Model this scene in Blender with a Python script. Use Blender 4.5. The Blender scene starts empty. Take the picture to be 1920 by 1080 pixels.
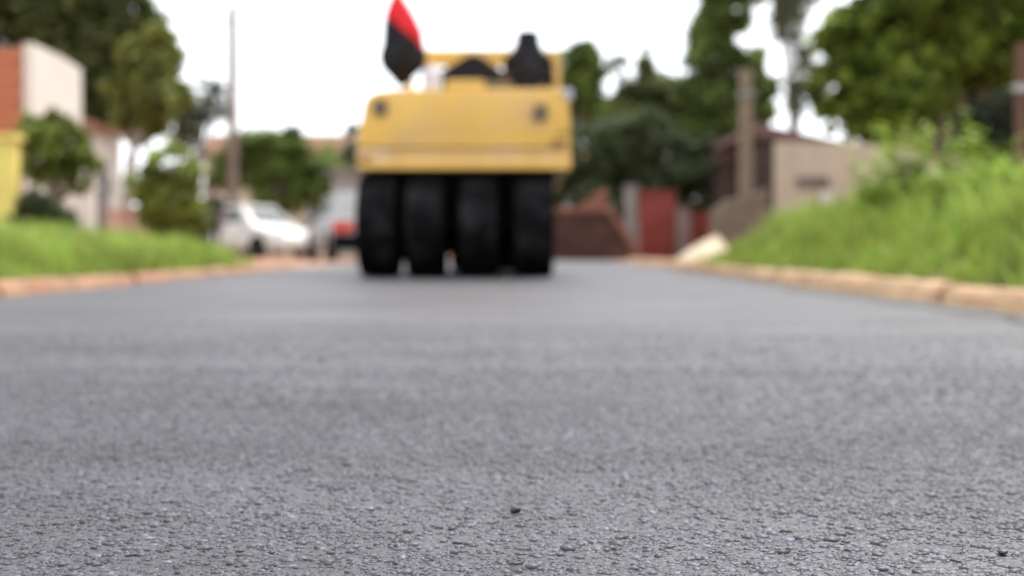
import bpy, bmesh, math, random
import numpy as np
from mathutils import Vector, Matrix

random.seed(7)
rng = np.random.default_rng(7)
SC = bpy.context.scene
COL = SC.collection
PI = math.pi

# ------------------------------------------------------------------ camera, light, exposure
CAM_H, FPX, HOR = 0.27, 2000.0, 465.0
cd = bpy.data.cameras.new('camera')
cam = bpy.data.objects.new('camera', cd); COL.objects.link(cam)
cam.location = (0, 0, CAM_H); cam.rotation_euler = (PI/2, 0, 0)
cd.sensor_width = 36; cd.lens = 36*FPX/1920
cd.shift_y = -(540-HOR)/1920
cd.clip_start = 0.05; cd.clip_end = 2000
cd.dof.use_dof = True; cd.dof.focus_distance = 0.88; cd.dof.aperture_fstop = 3.0; cd.dof.aperture_blades = 0
SC.camera = cam

w = bpy.data.worlds.new('World'); SC.world = w; w.use_nodes = True
nt = w.node_tree; nt.nodes.clear()
def N(nt, t, **k):
    n = nt.nodes.new(t)
    for a, v in k.items(): setattr(n, a, v)
    return n
sky = N(nt, 'ShaderNodeTexSky', sky_type='NISHITA', sun_disc=False)
sky.sun_elevation = math.radians(58); sky.sun_rotation = math.radians(40); sky.dust_density = 4; sky.air_density = 1.2
cn = N(nt, 'ShaderNodeTexNoise'); cn.inputs['Scale'].default_value = 2.2; cn.inputs['Detail'].default_value = 5
tc = N(nt, 'ShaderNodeTexCoord'); nt.links.new(tc.outputs['Generated'], cn.inputs['Vector'])
cr = N(nt, 'ShaderNodeValToRGB')
cr.color_ramp.elements[0].position = .3; cr.color_ramp.elements[0].color = (.76, .80, .86, 1)
cr.color_ramp.elements[1].position = .7; cr.color_ramp.elements[1].color = (1, 1, 1, 1)
nt.links.new(cn.outputs['Fac'], cr.inputs['Fac'])
sc_ = N(nt, 'ShaderNodeVectorMath', operation='SCALE'); sc_.inputs['Scale'].default_value = 9.0
nt.links.new(cr.outputs['Color'], sc_.inputs[0])
mx = N(nt, 'ShaderNodeMix', data_type='RGBA'); mx.inputs['Factor'].default_value = .9
nt.links.new(sky.outputs['Color'], mx.inputs['A']); nt.links.new(sc_.outputs[0], mx.inputs['B'])
bg = N(nt, 'ShaderNodeBackground'); bg.inputs['Strength'].default_value = .075
nt.links.new(mx.outputs['Result'], bg.inputs['Color'])
wo = N(nt, 'ShaderNodeOutputWorld'); nt.links.new(bg.outputs[0], wo.inputs['Surface'])

sl = bpy.data.lights.new('sun', 'SUN'); sl.energy = 1.4; sl.angle = math.radians(22); sl.color = (1, .97, .92)
sun = bpy.data.objects.new('sun', sl); COL.objects.link(sun)
sun.rotation_euler = (math.radians(32), 0, math.radians(180-40))
SC.view_settings.view_transform = 'Standard'; SC.view_settings.look = 'None'
SC.view_settings.gamma = 1; SC.view_settings.use_curve_mapping = False
SC.view_settings.exposure = 2.0
SC.cycles.use_denoising = True
SC.cycles.max_bounces = 6; SC.cycles.transparent_max_bounces = 6

# ------------------------------------------------------------------ helpers
def at(px, py, Y):
    """photo pixel (1920x1080) at distance Y -> world point"""
    return Vector(((px-960)*Y/FPX, Y, CAM_H+(HOR-py)*Y/FPX))

def mat(name, color, rough=.7, vary=.15, scale=6, bump=0.0, bscale=40, metal=0, spec=.5, dirt=None, dirt_amt=.4, dscale=2.5, attr=None, trans=0):
    m = bpy.data.materials.new(name); m.use_nodes = True
    t = m.node_tree; b = t.nodes['Principled BSDF']; L = t.links.new
    b.inputs['Roughness'].default_value = rough; b.inputs['Metallic'].default_value = metal
    b.inputs['Specular IOR Level'].default_value = spec
    co = N(t, 'ShaderNodeTexCoord')
    ns = N(t, 'ShaderNodeTexNoise'); ns.inputs['Scale'].default_value = scale; ns.inputs['Detail'].default_value = 6
    L(co.outputs['Object'], ns.inputs['Vector'])
    r = N(t, 'ShaderNodeValToRGB')
    lo = [max(0, c*(1-vary)) for c in color]; hi = [min(1, c*(1+vary)) for c in color]
    r.color_ramp.elements[0].position = .3; r.color_ramp.elements[0].color = (*lo, 1)
    r.color_ramp.elements[1].position = .7; r.color_ramp.elements[1].color = (*hi, 1)
    L(ns.outputs['Fac'], r.inputs['Fac']); c = r.outputs['Color']
    if attr:
        a = N(t, 'ShaderNodeAttribute', attribute_name=attr)
        mm = N(t, 'ShaderNodeMix', data_type='RGBA', blend_type='MULTIPLY'); mm.inputs['Factor'].default_value = 1
        L(c, mm.inputs['A']); L(a.outputs['Color'], mm.inputs['B']); c = mm.outputs['Result']
    if dirt:
        n2 = N(t, 'ShaderNodeTexNoise'); n2.inputs['Scale'].default_value = dscale; n2.inputs['Detail'].default_value = 8; n2.inputs['Roughness'].default_value = .65
        L(co.outputs['Object'], n2.inputs['Vector'])
        r2 = N(t, 'ShaderNodeMapRange'); r2.inputs['From Min'].default_value = .48; r2.inputs['From Max'].default_value = .68
        r2.inputs['To Max'].default_value = dirt_amt; L(n2.outputs['Fac'], r2.inputs['Value'])
        m2 = N(t, 'ShaderNodeMix', data_type='RGBA'); L(r2.outputs['Result'], m2.inputs['Factor'])
        L(c, m2.inputs['A']); m2.inputs['B'].default_value = (*dirt, 1); c = m2.outputs['Result']
    L(c, b.inputs['Base Color'])
    if bump:
        n3 = N(t, 'ShaderNodeTexNoise'); n3.inputs['Scale'].default_value = bscale; n3.inputs['Detail'].default_value = 5
        L(co.outputs['Object'], n3.inputs['Vector'])
        bp = N(t, 'ShaderNodeBump'); bp.inputs['Strength'].default_value = bump; bp.inputs['Distance'].default_value = .02
        L(n3.outputs['Fac'], bp.inputs['Height']); L(bp.outputs['Normal'], b.inputs['Normal'])
    if trans:
        tr = N(t, 'ShaderNodeBsdfTranslucent'); L(c, tr.inputs['Color'])
        ms = N(t, 'ShaderNodeMixShader'); ms.inputs[0].default_value = trans
        L(b.outputs[0], ms.inputs[1]); L(tr.outputs[0], ms.inputs[2])
        L(ms.outputs[0], t.nodes['Material Output'].inputs['Surface'])
    return m

def tag(o, label=None, cat=None, group=None, kind=None):
    if label: o['label'] = label
    if cat: o['category'] = cat
    if group: o['group'] = group
    if kind: o['kind'] = kind
    return o

def thing(name, label, cat, loc=(0, 0, 0), rz=0, group=None):
    o = bpy.data.objects.new(name, None); COL.objects.link(o)
    o.location = loc; o.rotation_euler = (0, 0, rz); o.empty_display_size = .2
    return tag(o, label, cat, group)

def link(name, me, m, parent=None, loc=None):
    o = bpy.data.objects.new(name, me); COL.objects.link(o)
    if m is not None:
        me.materials.clear()
        for x in (m if isinstance(m, (list, tuple)) else [m]): me.materials.append(x)
    if parent: o.parent = parent
    if loc is not None: o.location = loc
    return o

class MB:
    """collects shapes into one mesh"""
    def __init__(s): s.v = []; s.f = []; s.mi = []
    def add(s, v, f, mi=0):
        o = len(s.v); s.v += [tuple(p) for p in v]
        s.f += [tuple(i+o for i in q) for q in f]; s.mi += [mi]*len(f); return s
    def box(s, x0, x1, y0, y1, z0, z1, M=None, mi=0):
        v = [(x, y, z) for z in (z0, z1) for x, y in ((x0, y0), (x1, y0), (x1, y1), (x0, y1))]
        if M: v = [M @ Vector(p) for p in v]
        return s.add(v, [(0, 3, 2, 1), (4, 5, 6, 7), (0, 1, 5, 4), (1, 2, 6, 5), (2, 3, 7, 6), (3, 0, 4, 7)], mi)
    def prism(s, pts, axis, a, b, mi=0):
        """pts: 2-D outline (counter-clockwise), extruded along axis from a to b"""
        n = len(pts)
        def q(p, t): return {'x': (t, p[0], p[1]), 'y': (p[0], t, p[1]), 'z': (p[0], p[1], t)}[axis]
        v = [q(p, a) for p in pts]+[q(p, b) for p in pts]
        f = [tuple(range(n))[::-1], tuple(range(n, 2*n))]+[(i, (i+1) % n, n+(i+1) % n, n+i) for i in range(n)]
        return s.add(v, f, mi)
    def tube(s, pts, rad, n=8, mi=0, cap=True):
        pts = [Vector(p) for p in pts]
        if not isinstance(rad, (list, tuple)): rad = [rad]*len(pts)
        v = []
        for i, p in enumerate(pts):
            d = (pts[min(i+1, len(pts)-1)]-pts[max(i-1, 0)]).normalized()
            u = d.orthogonal().normalized() if i == 0 else (pu-d*pu.dot(d)).normalized()
            pu = u; w_ = d.cross(u)
            v += [p+(u*math.cos(2*PI*k/n)+w_*math.sin(2*PI*k/n))*rad[i] for k in range(n)]
        f = [(i*n+k, i*n+(k+1) % n, (i+1)*n+(k+1) % n, (i+1)*n+k) for i in range(len(pts)-1) for k in range(n)]
        if cap: f += [tuple(range(n))[::-1], tuple(range((len(pts)-1)*n, len(pts)*n))]
        return s.add(v, f, mi)
    def lathe(s, prof, n=28, axis='x', mi=0, c=(0, 0, 0)):
        """prof: (along axis, radius)"""
        v = []
        for a, r in prof:
            for k in range(n):
                x, y = r*math.cos(2*PI*k/n), r*math.sin(2*PI*k/n)
                p = {'x': (a, x, y), 'y': (x, a, y), 'z': (x, y, a)}[axis]
                v.append((p[0]+c[0], p[1]+c[1], p[2]+c[2]))
        f = [(i*n+k, i*n+(k+1) % n, (i+1)*n+(k+1) % n, (i+1)*n+k) for i in range(len(prof)-1) for k in range(n)]
        f += [tuple(range(n))[::-1], tuple(range((len(prof)-1)*n, len(prof)*n))]
        return s.add(v, f, mi)
    def mesh(s, name, smooth=False, bevel=0, seg=2):
        me = bpy.data.meshes.new(name); me.from_pydata(s.v, [], s.f)
        for p, i in zip(me.polygons, s.mi): p.material_index = i
        bm = bmesh.new(); bm.from_mesh(me)
        bmesh.ops.recalc_face_normals(bm, faces=bm.faces)
        if bevel: bmesh.ops.bevel(bm, geom=[e for e in bm.edges if e.calc_face_angle(0) > .35], offset=bevel, segments=seg, affect='EDGES', profile=.6, clamp_overlap=True)
        bm.to_mesh(me); bm.free()
        for p in me.polygons: p.use_smooth = smooth
        return me
    def build(s, name, m, parent=None, smooth=False, bevel=0, loc=None):
        me = s.mesh(name, smooth or bevel > 0, bevel)
        if (smooth or bevel > 0):
            me.set_sharp_from_angle(angle=math.radians(38))
        return link(name, me, m, parent, loc)

def np_mesh(name, V, F, attr=None):
    """V (n,3), F (m,k) same k; attr: per-vertex tone (n,) or rgb (n,3)"""
    me = bpy.data.meshes.new(name)
    n, m, k = len(V), len(F), F.shape[1]
    me.vertices.add(n); me.vertices.foreach_set('co', np.ascontiguousarray(V, dtype=np.float32).ravel())
    me.loops.add(m*k); me.loops.foreach_set('vertex_index', np.ascontiguousarray(F, dtype=np.int32).ravel())
    me.polygons.add(m); me.polygons.foreach_set('loop_start', np.arange(0, m*k, k, dtype=np.int32))
    me.polygons.foreach_set('loop_total', np.full(m, k, dtype=np.int32))
    if attr is not None:
        if attr.ndim == 1: attr = np.repeat(attr[:, None], 3, 1)
        c = np.ones((n, 4), np.float32); c[:, :3] = attr
        a = me.color_attributes.new('tone', 'FLOAT_COLOR', 'POINT'); a.data.foreach_set('color', c.ravel())
    me.update(); me.validate()
    return me

# ------------------------------------------------------------------ materials
M_leaf = {}
def leafmat(key, col):
    if key not in M_leaf: M_leaf[key] = mat('leaf_'+key, col, rough=.55, vary=.25, scale=1.2, spec=.18, attr='tone', trans=.33)
    return M_leaf[key]
M_bark = mat('bark', (.13, .10, .075), .9, .3, 8, .6, 30)
M_bark_pale = mat('bark_pale', (.34, .31, .29), .9, .2, 8, .5, 30)
M_earth = mat('red_earth', (.23, .115, .065), .95, .25, .8, .5, 20, dirt=(.28, .18, .11), dirt_amt=.7, dscale=.5)
M_grassbed = mat('grass_bed', (.085, .10, .035), .95, .3, 3, .6, 30, dirt=(.20, .11, .06), dirt_amt=.6, dscale=1.2)
M_grass = mat('grass_blades', (.225, .305, .060), .55, .2, 1.1, spec=.3, attr='tone', trans=.3)
M_kerb = mat('kerb_concrete', (.36, .235, .13), .9, .2, 4, .5, 60, dirt=(.28, .13, .07), dirt_amt=.8, dscale=3)
M_kerb_red = mat('kerb_muddy', (.25, .14, .08), .95, .25, 5, .6, 50, dirt=(.25, .10, .06), dirt_amt=.8, dscale=3)
M_yellow = mat('machine_yellow', (.57, .34, .066), .5, .08, 2, .05, 20, spec=.45, dirt=(.42, .29, .18), dirt_amt=.6, dscale=1.6)
M_yellow_dusty = mat('machine_yellow_dusty', (.52, .32, .095), .6, .1, 2, .05, 20, dirt=(.50, .36, .26), dirt_amt=.75, dscale=2.2)
M_rubber = mat('tyre_rubber', (.003, .003, .0033), .95, .3, 12, .3, 60, spec=.03)
M_tread = mat('worn_tread', (.003, .003, .0034), .7, .3, 8, .3, 60, spec=.05, dirt=(.028, .028, .029), dirt_amt=.6, dscale=4)
M_rust = mat('rust_scale', (.22, .11, .045), .95, .35, 14, .4, 60)
M_black = mat('black_steel', (.004, .004, .0045), .85, .2, 8, spec=.08)
M_blackcloth = mat('black_cloth', (.010, .010, .012), .9, .3, 15, .3, 60, spec=.2)
M_redcloth = mat('red_cloth', (.58, .022, .03), .8, .15, 8, .2, 60, spec=.2, trans=.25)
M_steel = mat('grey_steel', (.25, .25, .25), .45, .15, 8, metal=.7)
M_lamp = mat('lamp_recess', (.05, .028, .012), .6, .3, 10)
M_lampglass = mat('lamp_glass', (.09, .06, .03), .15, .1, 10)
M_whiteplastic = mat('white_plastic', (.42, .41, .45), .5, .05, 6)
M_skin = mat('skin_brown', (.22, .11, .07), .6, .08, 12)
M_navy = mat('dark_cloth', (.018, .019, .026), .9, .25, 14, .3, 60, spec=.2)
M_denim = mat('dark_trousers', (.03, .035, .05), .9, .25, 14, .3, 60, spec=.2)
M_hair = mat('dark_hair', (.012, .010, .009), .7, .3, 40)
M_whitewall = mat('white_plaster', (.50, .455, .41), .9, .07, 2, .2, 30, dirt=(.40, .35, .27), dirt_amt=.35, dscale=1.2)
M_brick = mat('clay_brick', (.36, .115, .05), .9, .25, 3, .4, 40, attr=None, dirt=(.34, .17, .12), dirt_amt=.7, dscale=2)
M_mortar = mat('mortar', (.28, .14, .085), .95, .2, 8, .4, 60)
M_yellowwall = mat('yellow_paint', (.60, .48, .13), .85, .08, 3, .15, 30, dirt=(.55, .34, .08), dirt_amt=.4)
M_tile = mat('terracotta_tile', (.30, .125, .07), .85, .25, 4, .3, 30, dirt=(.24, .12, .08), dirt_amt=.6, dscale=1.5)
M_oldtile = mat('old_terracotta_tile', (.20, .095, .055), .9, .3, 4, .3, 30, dirt=(.14, .09, .06), dirt_amt=.7, dscale=1.5)
M_darktile = mat('dark_roof_tile', (.11, .055, .045), .85, .25, 4, .3, 30, dirt=(.09, .055, .05), dirt_amt=.6, dscale=1.5)
M_beige = mat('beige_plaster', (.37, .31, .24), .9, .1, 2, .2, 30, dirt=(.33, .26, .19), dirt_amt=.5, dscale=1.5)
M_darkwood = mat('dark_timber', (.035, .018, .013), .85, .3, 6, .3, 30)
M_redwall = mat('red_paint', (.15, .020, .014), .85, .2, 2, .3, 30, dirt=(.14, .048, .022), dirt_amt=.7, dscale=2)
M_darkred = mat('dark_red_paint', (.040, .013, .008), .9, .25, 2, .3, 30, dirt=(.11, .042, .020), dirt_amt=.6, dscale=1.8)
M_coping = mat('pink_coping', (.17, .068, .045), .9, .2, 4, .3, 40)
M_post = mat('grey_concrete', (.18, .165, .155), .9, .2, 4, .4, 40)
M_postpink = mat('pinkish_concrete', (.14, .095, .085), .9, .2, 4, .4, 40)
M_pole = mat('pale_timber_pole', (.17, .13, .09), .9, .2, 5, .5, 40, dirt=(.11, .08, .055), dirt_amt=.6)
M_polebrown = mat('brown_timber_pole', (.135, .095, .075), .9, .2, 5, .5, 40)
M_pink = mat('pink_paint', (.42, .24, .20), .9, .15, 4, .2, 40)
M_sand = mat('pale_sand', (.45, .37, .26), .95, .12, 5, .6, 60)
M_rubble = mat('grey_brown_render', (.12, .09, .07), .95, .25, 4, .5, 30)
M_carwhite = mat('white_car_paint', (.50, .49, .475), .3, .03, 3, dirt=(.5, .36, .26), dirt_amt=.25)
M_carsilver = mat('silver_car_paint', (.21, .215, .22), .35, .04, 3, metal=.2)
M_glass = mat('dark_car_glass', (.03, .04, .042), .12, .1, 3)
M_glass_sky_tone = mat('car_glass_sky_tone', (.17, .165, .16), .2, .1, 3)  # sky reflection put into the glass colour
M_taillight = mat('red_lens', (.42, .035, .02), .3, .1, 10)
M_clearlens = mat('clear_lens', (.6, .6, .6), .2, .1, 10)
M_plate = mat('number_plate', (.5, .5, .5), .5, .1, 10)
M_greybuild = mat('grey_render', (.26, .25, .24), .9, .15, 2)
M_winglass = mat('window_glass', (.04, .045, .05), .15, .1, 3)

# ------------------------------------------------------------------ ground, road, verges
me = bpy.data.meshes.new('ground'); me.from_pydata([(-400, -60, 0), (400, -60, 0), (400, 700, 0), (-400, 700, 0)], [], [(0, 1, 2, 3)])
ground = link('ground', me, M_earth); tag(ground, kind='structure', label='reddish bare earth beyond the road and verges')

def asphalt_material(name, stones=False):
    """tarry mix: broad rolled patches, dark scuffs and a faint paving joint, shared by the mat and by its stones"""
    m = bpy.data.materials.new(name); m.use_nodes = True
    t = m.node_tree; b = t.nodes['Principled BSDF']; L = t.links.new
    co = N(t, 'ShaderNodeTexCoord')
    def noise(scale, mapping=None, detail=6, rough=.55):
        n = N(t, 'ShaderNodeTexNoise'); n.inputs['Scale'].default_value = scale; n.inputs['Detail'].default_value = detail; n.inputs['Roughness'].default_value = rough
        if mapping:
            mp = N(t, 'ShaderNodeMapping'); mp.inputs['Scale'].default_value = mapping; L(co.outputs['Object'], mp.inputs['Vector']); L(mp.outputs[0], n.inputs['Vector'])
        else: L(co.outputs['Object'], n.inputs['Vector'])
        return n.outputs['Fac']
    def rng_(v, a, b_, c, d):
        r = N(t, 'ShaderNodeMapRange'); L(v, r.inputs['Value'])
        for k, q in zip(('From Min', 'From Max', 'To Min', 'To Max'), (a, b_, c, d)): r.inputs[k].default_value = q
        return r.outputs[0]
    def mul(a, b_):
        n = N(t, 'ShaderNodeMath', operation='MULTIPLY'); L(a, n.inputs[0]); L(b_, n.inputs[1]); return n.outputs[0]
    n1 = noise(1.5, (.5, 1.1, 1), 7, .6)
    patch = rng_(n1, .3, .7, .62, 1.38)
    scuff = rng_(noise(7, (1, 1.6, 1), 5, .65), .58, .74, 1, .42)
    band = rng_(noise(2.3, (.12, 1.4, 1), 4, .5), .35, .65, .88, 1.12)
    sep = N(t, 'ShaderNodeSeparateXYZ'); L(co.outputs['Object'], sep.inputs[0])
    wob = rng_(noise(3, None, 3), 0, 1, -.03, .03)
    ad = N(t, 'ShaderNodeMath', operation='ADD'); L(sep.outputs['X'], ad.inputs[0]); L(wob, ad.inputs[1])
    ab = N(t, 'ShaderNodeMath', operation='ABSOLUTE'); L(ad.outputs[0], ab.inputs[0])
    joint = rng_(ab.outputs[0], .003, .016, .72, 1)
    f = mul(mul(mul(patch, scuff), band), joint)
    if stones:
        at_ = N(t, 'ShaderNodeAttribute', attribute_name='tone'); base = N(t, 'ShaderNodeVectorMath', operation='MULTIPLY')
        L(at_.outputs['Color'], base.inputs[0]); base.inputs[1].default_value = (.0345, .0322, .0420); base = base.outputs[0]
    else:
        vo = N(t, 'ShaderNodeTexVoronoi'); vo.inputs['Scale'].default_value = 150; L(co.outputs['Object'], vo.inputs['Vector'])
        r = N(t, 'ShaderNodeValToRGB'); sc = N(t, 'ShaderNodeSeparateColor'); L(vo.outputs['Color'], sc.inputs[0])
        e = r.color_ramp.elements; e[0].color = (.010, .0093, .0125, 1); e[1].color = (.037, .0346, .0450, 1)
        L(sc.outputs[0], r.inputs['Fac']); base = r.outputs['Color']
    mm = N(t, 'ShaderNodeVectorMath', operation='SCALE'); L(base, mm.inputs[0]); L(f, mm.inputs['Scale'])
    L(mm.outputs[0], b.inputs['Base Color'])
    L(rng_(n1, .3, .7, .64, .48), b.inputs['Roughness']); b.inputs['Specular IOR Level'].default_value = .5
    n3 = noise(9, None, 4); b2 = N(t, 'ShaderNodeBump'); b2.inputs['Strength'].default_value = .25; b2.inputs['Distance'].default_value = .02
    if not stones:
        bp = N(t, 'ShaderNodeBump'); bp.inputs['Strength'].default_value = .5; bp.inputs['Distance'].default_value = .004; bp.invert = True
        L(vo.outputs['Distance'], bp.inputs['Height']); L(bp.outputs[0], b2.inputs['Normal'])
        L(n3, b2.inputs['Height'])
    else:
        b2.inputs['Strength'].default_value = .3; b2.inputs['Distance'].default_value = .0006; L(noise(900, None, 3), b2.inputs['Height'])
    L(b2.outputs[0], b.inputs['Normal'])
    return m
M_asphalt = asphalt_material('fresh_asphalt'); M_stone = asphalt_material('coated_stone', True)

RL, RR = -2.72, 1.93           # road edges
# crown of the road: fine sheet, gently uneven
nx, ny = 60, 160
xs = np.linspace(RL, RR, nx); ys = np.linspace(-16, 22.3, ny)
gx, gy = np.meshgrid(xs, ys)
gz = .012+.008*np.sin(gx*1.3+gy*.35)*np.cos(gy*.9)*np.clip((gy-2)/2, 0, 1)
V = np.stack([gx, gy, gz], -1).reshape(-1, 3)
ii = (np.arange(ny-1)[:, None]*nx+np.arange(nx-1)).ravel()
F = np.stack([ii, ii+1, ii+nx+1, ii+nx], 1)
rme = np_mesh('road', V, F)
for p in rme.polygons: p.use_smooth = True
road = link('road', rme, M_asphalt); tag(road, kind='structure', label='freshly laid dark grey asphalt street')

# the stones of the asphalt near the camera
def aggregate():
    ico = bmesh.new(); bmesh.ops.create_icosphere(ico, subdivisions=1, radius=1)
    bv = np.array([v.co[:] for v in ico.verts]); bf = np.array([[v.index for v in f.verts] for f in ico.faces]); ico.free()
    # mixed grading: fines, middle stones, a few large ones; thinning out with distance
    P = []; RR_ = []
    def sow(y0, y1, per_m2, r0, r1):
        n = int((y1-y0)*(.5*(y0+y1)+.06)*per_m2)
        u = rng.random(n); y = np.sqrt(y0**2+u*(y1**2-y0**2))
        x = rng.uniform(-1, 1, n)*(.50*y+.03)
        c = .5+.5*np.sin(x*11+3*np.sin(y*6))*np.sin(y*9+2*np.sin(x*5))     # coarse and fine areas
        k = rng.random(n) < .45+.55*c
        P.append(np.stack([x[k], y[k]], 1)); RR_.append(r0+(r1-r0)*rng.random(k.sum())**2)
    sow(.74, 1.25, 78000, .0010, .0024); sow(.74, 1.5, 24000, .0022, .0042); sow(.74, 2.0, 4200, .0042, .0066)
    sow(1.25, 1.8, 20000, .0022, .0042); sow(1.5, 2.3, 10000, .003, .005); sow(2.0, 3.2, 2600, .004, .006); sow(2.3, 3.8, 1600, .003, .005)
    P = np.concatenate(P); r = np.concatenate(RR_); n = len(P)
    sh = bv[None]*(1+rng.uniform(-.38, .38, (n, len(bv), 1)))
    ax = rng.uniform(.75, 1.3, (n, 2))
    sh = sh*np.concatenate([ax, rng.uniform(.5, .8, (n, 1))], 1)[:, None, :]
    th = rng.uniform(0, 2*PI, n); c, s_ = np.cos(th), np.sin(th)
    X = sh[..., 0]*c[:, None]-sh[..., 1]*s_[:, None]; Yy = sh[..., 0]*s_[:, None]+sh[..., 1]*c[:, None]
    Z = sh[..., 2]
    X, Yy, Z = X*r[:, None], Yy*r[:, None], Z*r[:, None]
    top = np.minimum(rng.uniform(.0003, .0036, n), r*.85)[:, None]+X*rng.normal(0, .20, n)[:, None]+Yy*rng.normal(0, .20, n)[:, None]
    Z = np.minimum(Z-.0004, top)           # rolled flat
    V = np.stack([X+P[:, 0:1], Yy+P[:, 1:2], Z+.0119+np.clip((P[:, 1:2]-2)/2, 0, 1)*.008*np.sin(P[:, 0:1]*1.3+P[:, 1:2]*.35)*np.cos(P[:, 1:2]*.9)], -1).reshape(-1, 3)
    F = (bf[None]+(np.arange(n)*len(bv))[:, None, None]).reshape(-1, 3)
    tone = .30+1.4*rng.random(n)**1.2
    tone[rng.random(n) < .05] *= 2.0; tone[rng.random(n) < .05] *= .4
    rgb = np.stack([tone*rng.uniform(.97, 1.03, n), tone, tone*rng.uniform(.97, 1.06, n)], 1)
    return np_mesh('aggregate', V, F, np.repeat(rgb, len(bv), 0))
agg = link('aggregate', aggregate(), M_stone, road); tag(agg, kind='stuff')

# dark loose stones lying on the mat
def pebble(px, py, r, seed, label):
    Y = FPX*CAM_H/(py-HOR); g = np.random.default_rng(seed)
    bm = bmesh.new(); bmesh.ops.create_icosphere(bm, subdivisions=2, radius=r)
    for v in bm.verts:
        v.co *= 1+g.uniform(-.12, .12); v.co.z *= .62
    me = bpy.data.meshes.new('loose_stone'); bm.to_mesh(me); bm.free()
    o = link('loose_stone', me, M_pebble); o.location = ((px-960)*Y/FPX, Y, .014+r*.25); o.rotation_euler = (0, 0, seed)
    tag(o, label, 'stone', 'loose stones on the asphalt')
M_pebble = mat('tarry_stone', (.012, .012, .013), .55, .3, 200)
pebble(967, 984, .0055, 3, 'small tar black stone on the asphalt below the roller, near the middle of the photo')
pebble(1880, 1068, .0040, 5, 'small tar black stone on the asphalt at the bottom right corner of the photo')

# kerbs
def kerb(name, label, X0, X1, y0, y1, step, h, m, side, gap=None):
    t = thing(name, label, 'kerb', (0, 0, 0)); t['kind'] = 'structure'; del t['category']
    y = y0; k = 0
    while y < y1:
        L = step*random.uniform(.88, 1.12)
        if not (gap and gap[0] < y < gap[1]):
            jx = random.uniform(-.02, .02); hh = h*random.uniform(.86, 1.08)
            n = 6; v = []; f = []
            prof = [(X0, -.02), (X0+.02*side, hh*.55), (X0+.05*side, hh*.93), (X0+(X1-X0)*.5, hh), (X1, hh*.92), (X1, -.02)]
            for q in range(n+1):
                yy = y+L*(q/n)*.985
                v += [(px+jx+random.uniform(-.008, .008), yy, pz*(1+random.uniform(-.06, .06))) for px, pz in prof]
            for q in range(n):
                f += [(q*6+i, q*6+i+1, (q+1)*6+i+1, (q+1)*6+i) for i in range(5)]
            f += [tuple(range(6)), tuple(range(n*6, n*6+6))]
            b = MB().add(v, f); b.build('kerb_stone', m, t, smooth=True)
        y += L
    return t
kerb('kerb', 'tan concrete kerb stones on the right side of the street', RR+.005, RR+.17, 1.6, 17.5, 1.05, .115, M_kerb, 1, (7.9, 8.5))
kerb('kerb', 'muddy reddish kerb stones on the left side of the street', RL-.005, RL-.22, 2.0, 12.6, .95, .085, M_kerb_red, -1)

M_tar_shade = mat('tar', (.012, .012, .013), .5, .3, 20)  # tar colour that also stands in for the shadow under the kerb edge
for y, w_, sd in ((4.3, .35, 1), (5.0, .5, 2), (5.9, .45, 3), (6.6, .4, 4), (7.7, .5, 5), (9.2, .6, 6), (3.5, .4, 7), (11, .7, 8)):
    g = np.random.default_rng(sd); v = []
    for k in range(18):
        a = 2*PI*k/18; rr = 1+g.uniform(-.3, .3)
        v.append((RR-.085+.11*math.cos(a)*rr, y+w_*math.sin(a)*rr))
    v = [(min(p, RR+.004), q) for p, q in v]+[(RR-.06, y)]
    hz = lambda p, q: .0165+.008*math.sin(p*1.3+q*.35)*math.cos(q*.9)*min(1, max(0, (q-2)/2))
    MB().add([(p, q, hz(p, q)) for p, q in v], [(k, (k+1) % 18, 18) for k in range(18)]).build('tar_shade_patch', M_tar_shade, road)
# raised verges that carry the grass
def bank_h(x, y):
    """right bank"""
    d = x-(RR+.17)
    a = np.clip((y-1)/3, 0, 1)*np.clip((13.3-y)/3.0, 0, 1)
    return .07+.36*np.clip(d/.8, 0, 1)**.9*a
def bank_l(x, y):
    d = (RL-.20)-x
    a = np.clip((12.6-y)/1.5, 0, 1)
    return .05+.12*np.clip(d/1.0, 0, 1)*a
def verge(name, x0, x1, y0, y1, fn, label, edge=None):
    nx, ny = 30, 60
    gx, gy = np.meshgrid(np.linspace(x0, x1, nx), np.linspace(y0, y1, ny))
    gz = fn(gx, gy)+rng.normal(0, .008, gx.shape)
    gz[0] = gz[-1] = 0; gz[:, -1 if x1 > 0 else 0] = 0
    V = np.stack([gx, gy, gz], -1).reshape(-1, 3)
    ii = (np.arange(ny-1)[:, None]*nx+np.arange(nx-1)).ravel()
    me = np_mesh(name, V, np.stack([ii, ii+1, ii+nx+1, ii+nx], 1))
    for p in me.polygons: p.use_smooth = True
    return tag(link(name, me, M_grassbed), label, kind='structure')
verge('verge', RR+.16, 7.5, 1.5, 13.6, bank_h, 'rising earth bank under the grass right of the street')
verge('verge', -8.5, RL-.19, 2, 12.6, bank_l, 'low earth strip under the grass left of the street')

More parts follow.
